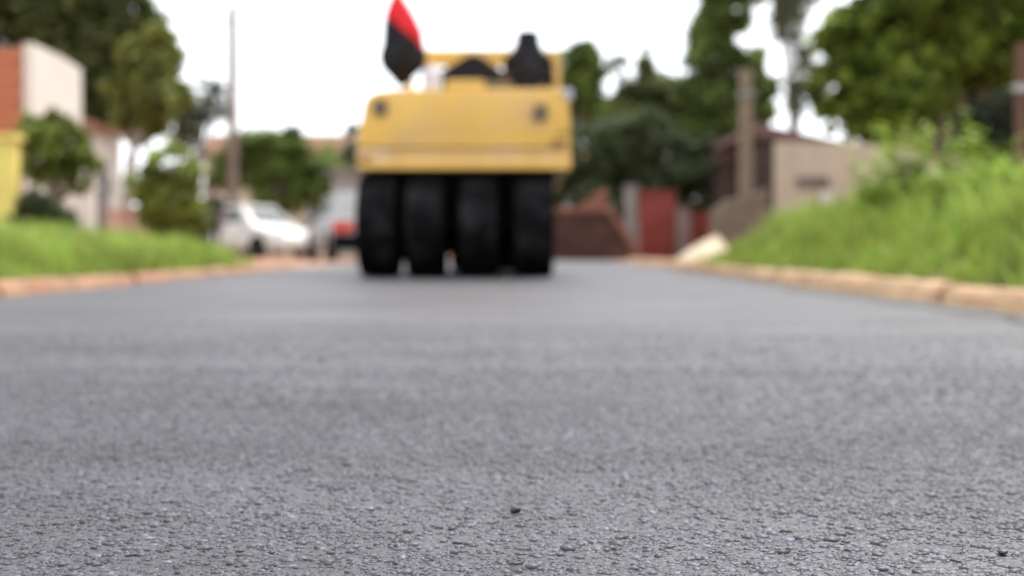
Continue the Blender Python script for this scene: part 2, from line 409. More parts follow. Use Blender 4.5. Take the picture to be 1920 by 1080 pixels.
def blades(pos, h, wd, tone, lean=.35):
    n = len(pos)
    a = rng.uniform(0, 2*PI, n); d = np.stack([np.cos(a), np.sin(a), np.zeros(n)], 1)
    b = rng.uniform(0, 2*PI, n); l = np.stack([np.cos(b), np.sin(b), np.zeros(n)], 1)*(h*rng.uniform(.05, lean*2, n))[:, None]
    up = np.array([0, 0, 1.0]); hw = (wd/2)[:, None]
    p0, p1 = pos-d*hw, pos+d*hw
    m = pos+l*.3+up*(h*.55)[:, None]; p2, p3 = m+d*hw*.9, m-d*hw*.9
    t = pos+l+up*(h*rng.uniform(.8, 1, n))[:, None]
    t1 = t+d*hw*.12; t2 = t-d*hw*.12
    V = np.stack([p0, p1, p2, p3, t1, t2], 1).reshape(-1, 3)
    base = (np.arange(n)*6)[:, None]
    F = np.concatenate([base+np.array([0, 1, 2, 3]), base+np.array([3, 2, 4, 5])])
    return V, F, np.repeat(tone, 6, 0)
def grass(name, x0, x1, y0, y1, n, fn, hfn, label, mask=None):
    x = rng.uniform(x0, x1, n*2); y = rng.uniform(y0, y1, n*2)
    # tussocks
    k = n//55; cx = rng.uniform(x0, x1, k); cy = rng.uniform(y0, y1, k)
    i = rng.integers(0, k, n)
    x[:n] = cx[i]+rng.normal(0, .07, n); y[:n] = cy[i]+rng.normal(0, .07, n)
    ct = np.concatenate([rng.uniform(.65, 1.4, k)[i], rng.uniform(.7, 1.2, n)])
    ch = np.concatenate([rng.uniform(.75, 1.35, k)[i], rng.uniform(.5, 1.0, n)])
    ok = (x > x0) & (x < x1) & (y > y0) & (y < y1)
    if mask is not None: ok &= mask(x, y)
    x, y, ct, ch = x[ok], y[ok], ct[ok], ch[ok]
    h = hfn(x, y)*ch*rng.uniform(.7, 1.15, len(x))
    pos = np.stack([x, y, fn(x, y)-.01], 1)
    tn = ct*rng.uniform(.85, 1.15, len(x))
    rgb = np.stack([tn*rng.uniform(.8, 1.25, len(x)), tn, tn*rng.uniform(.7, 1.1, len(x))], 1)
    V, F, T = blades(pos, h, rng.uniform(.008, .016, len(x)), rgb)
    return tag(link(name, np_mesh(name, V, F, T), M_grass), label, 'grass', kind='stuff')
grass('grass', RR+.20, 6.6, 2.2, 13.2, 42000, bank_h,
      lambda x, y: .33*np.clip((x-2.0)/.5, .35, 1)*np.clip((14.0-y)/3.6, .2, 1), 'tall bright green grass on the bank right of the street')
grass('grass', -8.0, RL-.20, 3.0, 12.3, 38000, bank_l,
      lambda x, y: .29*np.clip((-2.75-x)/.45, .3, 1), 'green grass strip along the left kerb', mask=lambda x, y: (y < 12.3-.35*np.sin(x*3)**2) & ((x < RL-.3) | (np.sin(y*4.1)+np.sin(y*1.7) > -.6)))

# ------------------------------------------------------------------ foliage
def leaves_mesh(name, lobes, n, size, tone=(.5, 1.6), spread=.17, shell=.5, droop=0):
    """lobes: (centre, (rx,ry,rz), weight)"""
    wts = np.array([l[1][0]*l[1][2]*(l[2] if len(l) > 2 else 1) for l in lobes]); wts /= wts.sum()
    PS, TS = [], []
    for (c, r, *_), wt in zip(lobes, wts):
        m = max(30, int(n*wt)); k = max(6, m//42)
        d = rng.normal(size=(k, 3)); d /= np.linalg.norm(d, axis=1)[:, None]
        rad = rng.uniform(shell, 1.02, (k, 1))
        cc = np.array(c)+d*rad*np.array(r)
        i = rng.integers(0, k, m)
        PS.append(cc[i]+rng.normal(0, spread, (m, 3))*np.array(r)*.8)
        TS.append(rng.uniform(*tone, k)[i]*rng.uniform(.8, 1.2, m))
    P = np.concatenate(PS); T = np.concatenate(TS); m = len(P)
    nrm = rng.normal(size=(m, 3)); nrm[:, 2] = np.abs(nrm[:, 2])+.4; nrm /= np.linalg.norm(nrm, axis=1)[:, None]
    a = rng.normal(size=(m, 3)); a[:, 2] -= .35+droop; a -= nrm*(a*nrm).sum(1)[:, None]; a /= np.linalg.norm(a, axis=1)[:, None]
    b = np.cross(nrm, a)
    L = (size*rng.uniform(.6, 1.3, m))[:, None]; W = L*rng.uniform(.42, .62, m)[:, None]
    V = np.stack([P-a*L*.5, P+b*W*.5+nrm*W*.2, P+a*L*.5, P-b*W*.5+nrm*W*.2], 1).reshape(-1, 3)
    base = (np.arange(m)*4)[:, None]
    F = np.concatenate([base+np.array([0, 1, 2]), base+np.array([0, 2, 3])])
    rgb = np.stack([T*rng.uniform(.85, 1.2, m), T, T*rng.uniform(.75, 1.1, m)], 1)
    return np_mesh(name, V, F, np.repeat(rgb, 4, 0))

def tree(name, label, cat, px, Y, lobes, n, size, key, col, trunk_r, bark=None, depth=1.0, group=None, sparse=False, base_z=0, trunk_px_top=None, **kw):
    """lobes: (px, py, radius_px[, depth offset m]) as seen from the street"""
    bx = (px-960)*Y/FPX
    t = thing(name, label, cat, (bx, Y, base_z), 0, group)
    off = Vector((bx, Y, base_z))
    LB = []
    for l in lobes:
        x, y, r = l[:3]; dy = l[3] if len(l) > 3 else random.uniform(-.35, .35)*r*Y/FPX
        c = at(x, y, Y+dy)-off; R = r*(Y+dy)/FPX
        LB.append((c, (R*1.0, R*depth, R*.92)))
    zt = max(.5, min(l[0].z for l in LB))
    cx = sum(l[0].x for l in LB)/len(LB)
    fork = Vector((cx*.35, 0, zt*.75 if not sparse else zt*.6))
    m = MB(); b1 = Vector((cx*.08, .03, fork.z*.5))
    m.tube([(0, 0, -.05), (0, 0, .15), b1, fork], [trunk_r*1.35, trunk_r*1.05, trunk_r*.9, trunk_r*.75], 9)
    m.build('trunk', bark or M_bark, t, smooth=True)
    lm = MB()
    for c, r in LB:
        mid = fork.lerp(c, .5)+Vector((random.uniform(-.1, .1), random.uniform(-.1, .1), .08))*r[0]
        lm.tube([fork, mid, c+Vector((0, 0, r[2]*.2))], [trunk_r*.55, trunk_r*.35, trunk_r*.14], 6)
        for _ in range(6 if sparse else 3):
            e = c+Vector((random.uniform(-.85, .85)*r[0], random.uniform(-.8, .8)*r[1], random.uniform(-.5, .9)*r[2]))
            lm.tube([mid.lerp(c, random.random()), mid.lerp(e, .6), e], [trunk_r*.2, trunk_r*.13, trunk_r*.04], 5)
    lm.build('limbs', bark or M_bark, t, smooth=True)
    link('crown', leaves_mesh('crown', LB, n, size, **kw), leafmat(key, col), t)
    return t

DK = (.075, .095, .036); OLV = (.16, .18, .05)
G = 'trees around the street'
tree('broadleaf_tree', 'big dark green tree rising behind the brick and white house', 'tree', 150, 30,
     [(60, 30, 105), (165, 65, 105), (120, 150, 90), (230, 30, 80), (10, -40, 120), (200, 170, 62), (150, -60, 120), (255, 100, 45), (230, 215, 40)], 24000, .30, 'dark', DK, .32, group=G, tone=(.45, 1.6))
tree('broadleaf_tree', 'olive green tree with pale grey trunk right of the white house', 'tree', 232, 25,
     [(285, 115, 52), (295, 180, 52), (262, 225, 45), (240, 175, 40), (300, 75, 30)], 13000, .22, 'olive', OLV, .17, M_bark_pale, group=G)
tree('sparse_tree', 'thin wispy tree with few leaves beside the left utility pole', 'tree', 365, 36,
     [(340, 190, 32), (395, 170, 24), (400, 215, 26), (345, 235, 28), (370, 215, 22), (350, 255, 30)], 2000, .24, 'grey_green', (.10, .12, .075), .16, M_post, sparse=True, group=G, tone=(.7, 1.3), spread=.4)
tree('small_tree', 'small green tree on the left grass strip before the white wall', 'tree', 112, 13,
     [(75, 262, 44), (128, 272, 46), (90, 310, 46), (45, 300, 26), (160, 305, 32), (105, 238, 32), (150, 340, 24), (60, 235, 24)], 7000, .105, 'yellowish', (.165, .205, .050), .05, group=G)
tree('round_bush_tree', 'rounded yellow-green small tree in front of the standing person', 'tree', 315, 17,
     [(312, 312, 48), (285, 345, 42), (345, 345, 40), (318, 375, 55), (300, 400, 45), (350, 395, 40)], 9000, .11, 'lime', (.19, .235, .055), .06, group=G, tone=(.45, 1.45))
tree('round_tree', 'rounded mid green tree behind the white car', 'tree', 520, 38,
     [(470, 315, 65), (560, 300, 60), (515, 282, 50), (550, 272, 36), (480, 285, 40), (605, 330, 48), (430, 335, 42), (520, 350, 65), (590, 365, 45)], 9500, .28, 'mid', (.12, .17, .044), .22, group=G, tone=(.45, 1.6))
tree('slender_tree', 'slender blue green tree just left of the yellow roller', 'tree', 662, 42,
     [(660, 245, 18), (662, 280, 22), (665, 320, 28), (668, 360, 30)], 2600, .22, 'blue_green', (.06, .105, .06), .10, group=G)
tree('broadleaf_tree', 'bushy green tree just right of the roller frame', 'tree', 1085, 37,
     [(1088, 112, 36), (1078, 165, 44), (1055, 135, 34), (1098, 200, 42), (1110, 130, 34), (1040, 190, 40), (1100, 90, 20)], 11000, .26, 'mid', (.12, .17, .044), .2, group=G)
tree('pointed_tree', 'green tree with one thin spire between two sky gaps', 'tree', 1210, 41,
     [(1150, 230, 50), (1212, 180, 42), (1211, 115, 13), (1212, 92, 8), (1255, 205, 55), (1190, 255, 70), (1290, 230, 45), (1165, 118, 14), (1135, 205, 26), (1212, 130, 26), (1160, 265, 60), (1180, 190, 34), (1240, 175, 36), (1285, 190, 50), (1150, 125, 16), (1120, 225, 40)], 22000, .28, 'dark_olive', (.105, .130, .050), .25, group=G)
tree('broadleaf_tree', 'low dark tree behind the red wall', 'tree', 1180, 31,
     [(1095, 275, 62), (1165, 300, 70), (1245, 300, 70), (1080, 325, 55), (1310, 315, 60), (1200, 255, 60), (1150, 375, 55), (1230, 380, 60), (1075, 375, 55), (1310, 375, 60), (1010, 360, 60)], 20000, .24, 'deep', (.072, .094, .046), .22, group=G, tone=(.5, 1.3))
tree('tall_tree', 'tall green tree behind the pale utility pole', 'tree', 1365, 34,
     [(1352, 30, 56), (1335, 105, 48), (1400, 125, 44), (1375, -40, 62), (1340, 190, 60), (1405, 190, 42), (1370, 250, 60), (1330, 255, 50), (1425, 165, 34), (1310, 180, 44), (1425, 215, 34), (1320, 60, 34)], 26000, .26, 'fresh', (.12, .165, .05), .26, group=G, tone=(.45, 1.6))
tree('sparse_tree', 'tall thin-leaved tree against the sky above the dark roof', 'tree', 1490, 46,
     [(1472, 22, 34), (1500, -35, 50), (1512, 110, 26), (1488, 150, 18), (1505, 190, 28), (1450, -30, 30), (1480, 60, 26)], 5000, .26, 'grey_green', (.09, .11, .065), .14, sparse=True, group=G, spread=.35)
tree('shade_tree', 'large dense tree overhanging the beige house on the right', 'tree', 1790, 17,
     [(1600, 75, 72), (1572, 165, 62), (1690, 55, 95), (1690, 165, 95), (1810, 70, 105), (1800, 75, 70), (1900, 100, 85), (1640, 225, 50), (1715, 215, 42), (1740, -70, 120), (1900, -70, 130), (1560, 215, 38), (1925, 190, 50)],
     44000, .15, 'shade', (.125, .172, .030), .16, group=G, tone=(.3, 1.9), spread=.13, shell=.6)
tree('broadleaf_tree', 'tree with shade-dark leaves standing behind the beige house at the right edge', 'tree', 1830, 28,
     [(1720, 230, 90), (1830, 230, 100), (1930, 200, 110), (1850, 320, 90), (1780, 300, 80), (1660, 210, 75), (1940, 330, 90), (1600, 150, 70), (1640, 60, 80), (1750, 100, 100), (1880, 80, 110)], 24000, .28, 'under_crown_shade', (.028, .036, .020), .25, group=G, tone=(.5, 1.3))  # leaf colour carries the deep shade under the big crown

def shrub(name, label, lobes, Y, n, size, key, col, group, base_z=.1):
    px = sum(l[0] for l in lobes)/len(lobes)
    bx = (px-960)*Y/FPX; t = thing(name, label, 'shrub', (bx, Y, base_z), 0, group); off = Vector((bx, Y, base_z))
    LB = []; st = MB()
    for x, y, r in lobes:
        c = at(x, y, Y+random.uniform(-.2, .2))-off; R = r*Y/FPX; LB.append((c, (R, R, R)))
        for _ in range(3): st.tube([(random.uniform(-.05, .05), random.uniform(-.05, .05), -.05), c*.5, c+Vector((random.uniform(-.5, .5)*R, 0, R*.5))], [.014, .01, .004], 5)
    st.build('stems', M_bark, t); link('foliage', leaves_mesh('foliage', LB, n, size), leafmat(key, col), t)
    return t
LBt = []
for k in range(70):
    x = -75+150*k/69+random.uniform(-1, 1); y = 84+random.uniform(-6, 6)-.004*x*x; r_ = random.uniform(1.1, 1.9)
    LBt.append(((x, y, r_*.85), (r_*1.5, r_, r_)))
tag(link('treeline', leaves_mesh('treeline', LBt, 22000, .45), leafmat('far', (.075, .10, .045))), 'far low belt of bushes closing the horizon', 'trees', kind='stuff')
SG = 'shrubs on the verges'
shrub('shrub', 'dark green shrub under the small tree at the left edge', [(70, 392, 36), (50, 412, 30), (100, 405, 34), (125, 420, 24)], 12.4, 3200, .09, 'deep2', (.05, .068, .03), SG)
shrub('shrub', 'low dark green shrub at the back of the left grass, under the yellow-green tree', [(250, 428, 32), (290, 420, 38), (335, 424, 36), (372, 430, 28)], 21, 4200, .12, 'deep2', (.05, .068, .03), SG, 0)
shrub('shrub', 'dense added bush with shade-dark leaves at the right edge of the photo', [(1850, 262, 48), (1900, 235, 62), (1905, 305, 52), (1808, 245, 36), (1862, 318, 36), (1935, 270, 60)], 14, 8000, .13, 'under_crown_shade', (.028, .036, .020), SG, 0)  # added dark mass; shade below the big tree put into its leaf colour
# broad tall weeds on the bank
def weed(px, py, Y, nst, label):
    p = at(px, py, Y); gz = float(bank_h(np.array(p.x), np.array(p.y)))
    H = p.z-gz; t = thing('tall_weed', label, 'weed', (p.x, Y, gz-.02), random.uniform(0, 6), 'tall weeds on the right bank')
    st = MB(); lv = MB()
    for s in range(nst*2):
        a = random.uniform(0, 6.28); sp = random.uniform(.03, .27)*H/.6
        h = H*random.uniform(.62, 1.02); pts = [Vector((math.cos(a)*sp*q, math.sin(a)*sp*q, h*q)) for q in (0, .35, .7, 1)]
        st.tube(pts, [.006, .005, .004, .002], 5)
        for k in range(24):
            q = .2+.8*(k+random.random())/15; c = Vector((math.cos(a)*sp*q, math.sin(a)*sp*q, h*q))
            b = random.uniform(0, 6.28); L = random.uniform(.11, .22)*(1.15-.5*q); d = Vector((math.cos(b), math.sin(b), random.uniform(-.1, .6))).normalized()
            s_ = d.cross(Vector((0, 0, 1))).normalized()*L*.3; dr = Vector((0, 0, -L*.25))
            lv.add([c, c+d*L*.45+s_, c+d*L+dr, c+d*L*.45-s_], [(0, 1, 2), (0, 2, 3)])
    st.build('stem', M_weedstem, t); tag(lv.build('leaf_mass', M_weed, t), kind='stuff')
M_weed = mat('weed_leaf', (.27, .37, .06), .55, .3, 3, spec=.3, trans=.3)
M_weedstem = mat('weed_stem', (.16, .20, .07), .7, .2, 4)
for a in [(1668, 300, 8.0, 7, 'leafy green weed clump, leftmost of the tall weeds before the beige wall'),
          (1720, 282, 7.4, 8, 'tall leafy weed clump below the middle of the shade tree'),
          (1775, 320, 6.6, 6, 'shorter leafy weed clump between two taller ones'),
          (1828, 275, 7.2, 8, 'tallest bright leafy weed clump before the dark gap under the tree'),
          (1880, 335, 6.2, 7, 'leafy weed clump beside the brown post at the right edge'),
          (1640, 340, 8.6, 6, 'low leafy weed clump at the foot of the beige wall'),
          (1905, 400, 5.4, 6, 'broad leafy weed clump on the bank at the right edge of the photo')]:
    weed(*a)

# ------------------------------------------------------------------ buildings and walls
def tile_roof(name, p00, p10, p11, p01, nu, nv, m, parent, amp=.035, thick=.06):
    """rows of rounded tiles over the quad p00-p10 (eave) / p01-p11 (ridge), joined with a soffit"""
    p00, p10, p11, p01 = map(Vector, (p00, p10, p11, p01)); V = []; F = []
    up = (p10-p00).cross(p01-p00).normalized(); up = up if up.z > 0 else -up
    cu, cv = nu*4, nv*2
    for j in range(cv+1):
        row = j//2; v = min(1, (row+(j % 2)*.985)/nv) if j < cv else 1
        lift = .5*amp if j % 2 == 0 else 0
        for i in range(cu+1):
            u = i/cu; p = p00.lerp(p10, u).lerp(p01.lerp(p11, u), v)
            V.append(p+up*(amp*abs(math.sin(PI*i/4))+lift))
    F = [(j*(cu+1)+i, j*(cu+1)+i+1, (j+1)*(cu+1)+i+1, (j+1)*(cu+1)+i) for j in range(cv) for i in range(cu)]
    b = MB().add(V, F); d = -up*thick
    q = [p00, p10, p11, p01]; b.add([x-up*.01 for x in q]+[x+d for x in q], [(7, 6, 5, 4), (0, 1, 5, 4), (1, 2, 6, 5), (2, 3, 7, 6), (3, 0, 4, 7)])
    return b.build(name, m, parent)

# brick and white house at the left edge
HX = -9.0
hy0, hy1 = 20.0, 22.3
t = thing('brick_house', 'house with bare orange brick front and white plastered side wall at the left edge', 'house', (HX, hy0, 0))
h1 = at(60, 80, hy0).z; h2 = at(150, 130, hy1).z
MB().prism([(0, 0), (hy1-hy0, 0), (hy1-hy0, h2), (.95*(hy1-hy0)/1.6, h1-.02), (0, h1)], 'x', -.16, 0).build('white_side_wall', M_whitewall, t)
MB().box(-4.2, -.165, .03, .17, 0, h1-.08).build('brick_backing', M_mortar, t)
MB().box(-4.2, -.165, .17, hy1-hy0, 0, h1-.5).build('house_body', M_whitewall, t)
bw, bh = .29, .19
bm_ = MB().box(-bw/2+.007, bw/2-.007, -.012, .026, -bh/2+.007, bh/2-.007).mesh('brick', bevel=.006)
nrow = int((h1-.08)/bh)
for r in range(nrow):
    for c in range(13):
        x = -.165-bw/2-c*bw-(bw/2 if r % 2 else 0)
        if x < -4.0: continue
        if r*bh < 1.2 and c > 5: continue
        b = link('brick', bm_, M_brick, t, (x, random.uniform(-.004, .004), bh/2+r*bh)); b.rotation_euler = (0, random.uniform(-.01, .01), random.uniform(-.02, .02))
# annexe with terracotta roof
t = thing('annexe', 'low white annexe with terracotta tiled roof behind the brick house', 'house', (HX, hy1+.05, 0))
az = at(185, 240, 23).z
MB().box(-3, 0, 0, 2.2, 0, az).build('wall', M_whitewall, t)
tile_roof('roof', (.25, -.02, az), (.25, 2.4, az), (-2.5, 2.4, az+.75), (-2.5, -.02, az+.75), 9, 8, M_tile, t)
MB().box(.003, .02, .8, 1.4, 1.0, 1.9).build('window', M_winglass, t)
# white front wall (garden wall) seen below the small tree
t = thing('garden_wall', 'white plastered garden wall behind the small tree', 'wall', at(150, 465, 18.5)*1)
t.location.z = 0
MB().box(-.55, .22, 0, .16, 0, at(0, 352, 18.5).z).build('wall_panel', M_whitewall, t)
MB().box(-.60, .27, -.04, .20, at(0, 352, 18.5).z+.002, at(0, 352, 18.5).z+.06).build('coping', M_whitewall, t)
# grey door-like panel and pink blocks beside the pale trunk
t = thing('gate_post', 'grey concrete gate post between white wall and pale trunk', 'post', (at(186, 0, 19).x, 19, 0))
MB().box(-.14, .14, 0, .25, 0, at(0, 352, 19).z).build('shaft', M_post, t, bevel=.02); MB().box(-.17, .17, -.03, .28, at(0, 352, 19).z+.002, at(0, 352, 19).z+.06).build('cap', M_post, t)
for px, top, wd, lab in ((226, 398, .2, 'dusty pink block pillar beside the pale tree trunk'), (258, 394, .15, 'paler pink block pillar left of the yellow-green bush')):
    t = thing('pink_pillar', lab, 'pillar', (at(px, 0, 18).x, 18, 0), 0, 'pink pillars')
    z = at(0, top, 18).z
    MB().box(-wd, wd, -.1, .1, 0, z).build('shaft', M_pink, t, bevel=.015); MB().box(-wd-.03, wd+.03, -.13, .13, z+.002, z+.05).build('cap', M_pink, t)
# yellow wall at the left edge
t = thing('yellow_wall', 'bright yellow painted wall cut off by the left edge', 'wall', (at(26, 0, 12.2).x, 12.2, 0))
z = at(0, 262, 12.2).z
MB().box(-3, 0, 0, .16, 0, z).build('wall_panel', M_yellowwall, t); MB().box(-3, .04, -.04, .2, z+.002, z+.07).build('coping', M_yellowwall, t)

# far building with long terracotta roof
t = thing('long_house', 'far beige house with long terracotta roof behind the round tree', 'house', (at(520, 0, 48).x, 48, 0))
x0, x1 = (365-520)*48/FPX, (700-520)*48/FPX
ze, zr = at(0, 288, 48).z, at(0, 252, 50).z
MB().box(x0+.3, x1-.3, .4, 5, 0, ze).build('wall', M_beige, t)
tile_roof('roof', (x0, 0, ze), (x1, 0, ze), (x1, 2.6, zr), (x0, 2.6, zr), 34, 9, M_oldtile, t, .05)
tile_roof('roof', (x0, 5.4, ze), (x1, 5.4, ze), (x1, 2.62, zr), (x0, 2.62, zr), 34, 9, M_oldtile, t, .05)
for x in (-2.6, -.4, 1.8):
    f = MB().box(x-.5, x+.5, .36, .397, 1.2, 2.4).build('window', M_darkwood, t); MB().box(x-.44, x+.44, .345, .357, 1.26, 2.34).build('pane', M_winglass, f)
t = thing('grey_shed', 'grey rendered shed wall just left of the roller', 'shed', (at(655, 0, 34).x, 34, 0))
z = at(0, 325, 34).z
MB().box(-.55, 1.6, 0, 2.5, 0, z).build('wall', M_greybuild, t); MB().box(-.75, 1.8, -.25, 2.7, z+.002, z+.12).build('roof', M_post, t)

# beige boundary wall, dark house behind it
t = thing('beige_wall', 'beige plastered boundary wall behind the tall weeds on the right', 'wall', (at(1455, 0, 22.3).x, 22.3, 0))
zw = at(0, 266, 22.3).z; xe = (1700-1455)*22.3/FPX
MB().prism([(0, 0), (xe, 0), (xe, zw-.12), (xe*.72, zw-.04), (0, zw)], 'y', 0, .16).build('wall_panel', M_beige, t, bevel=.01)
MB().box(xe+.004, xe+.30, -.06, .24, 0, zw+.02).build('pier', M_beige, t, bevel=.01)
MB().box(xe+.304, xe+3.2, 0, .16, 0, zw-.06).build('wall_panel', M_beige, t, bevel=.01)
f = MB().box(.42, 1.12, -.03, -.003, 1.52, 1.76).build('vent', M_post, t)
for k in range(4): MB().box(.46, 1.08, -.042, -.031, 1.545+k*.05, 1.575+k*.05).build('louvre', M_rubble, f)
MB().box(.92, 1.2, -.09, -.003, 1.12, 1.45).build('meter_box', mat('pale_meter_box', (.50, .47, .46), .6, .05, 5), t, bevel=.01)
YH = 25.0
t = thing('dark_house', 'low dark brown house with sloping tiled roof behind the beige wall', 'house', (at(1450, 0, YH).x, YH, 0))
hx = lambda px: (px-1450)*YH/FPX
za, zb_ = at(0, 232, YH).z, at(0, 275, YH).z
MB().prism([(0, 0), (4.5, 0), (4.5, zb_-.35), (hx(1610), zb_-.35), (0, za-.2)], 'y', .5, 5).build('wall', M_darkwood, t)
tile_roof('roof', (hx(1615), 0, zb_), (hx(1615), 5.4, zb_), (hx(1418), 5.4, za), (hx(1418), 0, za), 18, 9, M_darktile, t, .04, .16)
MB().prism([(hx(1418), za-.30), (hx(1615), zb_-.30), (hx(1615), zb_-.02), (hx(1418), za-.02)], 'y', -.06, -.005).build('barge_board', M_darktile, t)
f = MB().box(.5, 1.3, .44, .497, 1.0, 2.0).build('window', M_darkwood, t); MB().box(.56, 1.24, .425, .437, 1.06, 1.94).build('pane', M_winglass, f)
# dark open lean-to
t = thing('lean_to', 'dark timber lean-to left of the beige house behind the pale pole', 'shed', (at(1455, 0, 24.2).x, 24.2, 0))
xl = (1352-1455)*24.2/FPX
for k in range(7):
    x = xl+k*(-xl-.65)/7*1.0
    MB().box(x, x+(-xl-.65)/7-.012, .9, .93, .2, zw-.25+.01*(k % 3)).build('board', M_darkwood, t)
for k in range(4):
    x = -.63+k*.155
    MB().box(x, x+.145, -.3, -.27, 1.1, zw+.02).build('board', M_darkwood, t)
MB().box(xl-.05, -.64, -.4, 1.1, zw-.22, zw-.12).build('roof', M_darkwood, t)
for x in (xl, -.72): MB().box(x, x+.09, -.35, -.26, 0, zw-.225).build('post', M_darkwood, t)
t = thing('low_wall', 'low grey brown rendered wall at the foot of the pale pole', 'wall', (at(1388, 0, 20.5).x, 20.5, 0))
MB().prism([(-.55, 0), (.55, 0), (.55, 1.42), (.2, 1.3), (-.25, 1.2), (-.55, .95)], 'y', 0, .25).build('wall_panel', M_rubble, t, bevel=.03)

# red wall, posts and dark low wall at the end of the street
YW = 24.5
def wall_box(name, label, cat, x0, x1, ytop, Y, m, th=.18, coping=None):
    a, b = at(x0, 0, Y).x, at(x1, 0, Y).x; z = at(0, ytop, Y).z
    t = thing(name, label, cat, ((a+b)/2, Y, 0)); hw = (b-a)/2
    MB().box(-hw, hw, 0, th, 0, z).build('wall_panel' if cat == 'wall' else 'shaft', m, t, bevel=.012)
    MB().box(-hw-.03, hw+.03, -.03, th+.03, z+.002, z+.06).build('coping' if cat == 'wall' else 'cap', coping or m, t, bevel=.008)
    return t
wall_box('red_wall', 'tall dull red painted wall right of the sloping dark wall', 'wall', 1198, 1266, 362, YW, M_redwall)
wall_box('red_wall', 'short brown red wall beside the pinkish post', 'wall', 1296, 1345, 402, YW+.3, M_redwall)
wall_box('concrete_post', 'pinkish concrete post between the two red walls', 'post', 1268, 1294, 392, YW-.15, M_postpink, .3)
wall_box('concrete_post', 'grey green concrete post left of the tall red wall', 'post', 1174, 1196, 352, YW+.1, M_post, .3)
YD = 22.8
t = thing('sloping_wall', 'dark red low wall with pinkish coping sloping down at its right end', 'wall', (at(1100, 0, YD).x, YD, 0))
s = YD/FPX
xa, xb, xc = (890-1100)*s, (1138-1100)*s, (1200-1100)*s
z1 = at(0, 398, YD).z
MB().prism([(xa, 0), (xc, 0), (xb, z1), (xa, z1)], 'y', .05, .35).build('wall_panel', M_darkred, t)
MB().prism([(xa, z1+.002), (xb+.02, z1+.002), (xb+.06, z1+.11), (xa, z1+.11)], 'y', 0, .4).build('coping', M_coping, t, bevel=.01)
MB().prism([(xb+.025, z1), (xc+.003, 0), (xc+.16, 0), (xb+.10, z1+.10)], 'y', 0, .4).build('sloping_coping', M_coping, t, bevel=.01)
MB().prism([(xb-.6, z1+.115), (xb+.05, z1+.115), (xb+.05, z1+.52), (xb-.1, z1+.52)], 'y', .5, .7).build('upper_block', M_coping, t, bevel=.02)
# sand pile
def sand():
    c = at(1318, 0, 15); n = 26; V = []
    for j in range(9):
        r = 1-j/8
        for k in range(n):
            a = 2*PI*k/n; rr = r*(1+.12*math.sin(3*a+1)+.06*math.sin(7*a))
            V.append((rr*.42*math.cos(a)+.20*(1-r), rr*.6*math.sin(a), .45*(1-r)**.62*(1+.04*math.sin(5*a))+random.uniform(-.006, .006)))
    F = [(j*n+k, j*n+(k+1) % n, (j+1)*n+(k+1) % n, (j+1)*n+k) for j in range(8) for k in range(n)]
    m = MB().add(V, F); o = m.build('sand_pile', M_sand, None, smooth=True); o.location = (c.x, 15, -.005)
    tag(o, 'pale heap of sand at the end of the right grass bank', 'sand pile')
sand()

# ------------------------------------------------------------------ poles
def pole(name, label, px, ytop, Y, r0, r1, m, arm=None):
    t = thing(name, label, 'pole', (at(px, 0, Y).x, Y, 0)); z = at(0, ytop, Y).z
    MB().tube([(0, 0, -.1), (0, 0, z*.5), (0, 0, z)], [r0, (r0+r1)/2, r1], 14).build('shaft', m, t, smooth=True)
    if arm:
        MB().box(-.75, .75, -.16, -.06, z-.55, z-.45).build('crossarm', m, t)
        for x in (-.65, -.25, .25, .65):
            MB().lathe([(z-.448, .03), (z-.40, .05), (z-.36, .035), (z-.32, .045), (z-.30, .015)], 10, 'z', c=(x, -.11, 0)).build('insulator', M_post, t, smooth=True)
    else:
        MB().tube([(0, 0, z+.001), (0, 0, z+.03)], [r1*1.08, r1*.9], 14).build('cap', m, t)
        MB().box(-r1-.06, r1+.06, -r1-.05, -r1-.01, z-.5, z-.42).build('bracket', M_steel, t)
pole('utility_pole', 'pale thick timber pole left of the beige house', 1398, 135, 21.2, .15, .125, M_pole)
pole('utility_pole', 'slim brown pole rising behind the white car', 436, 12, 30, .16, .12, M_polebrown)
pole('wooden_post', 'reddish brown post cut by the right edge under the shade tree', 1914, 90, 12, .07, .06, mat('reddish_timber', (.10, .045, .03), .9, .2, 6, .4, 40))

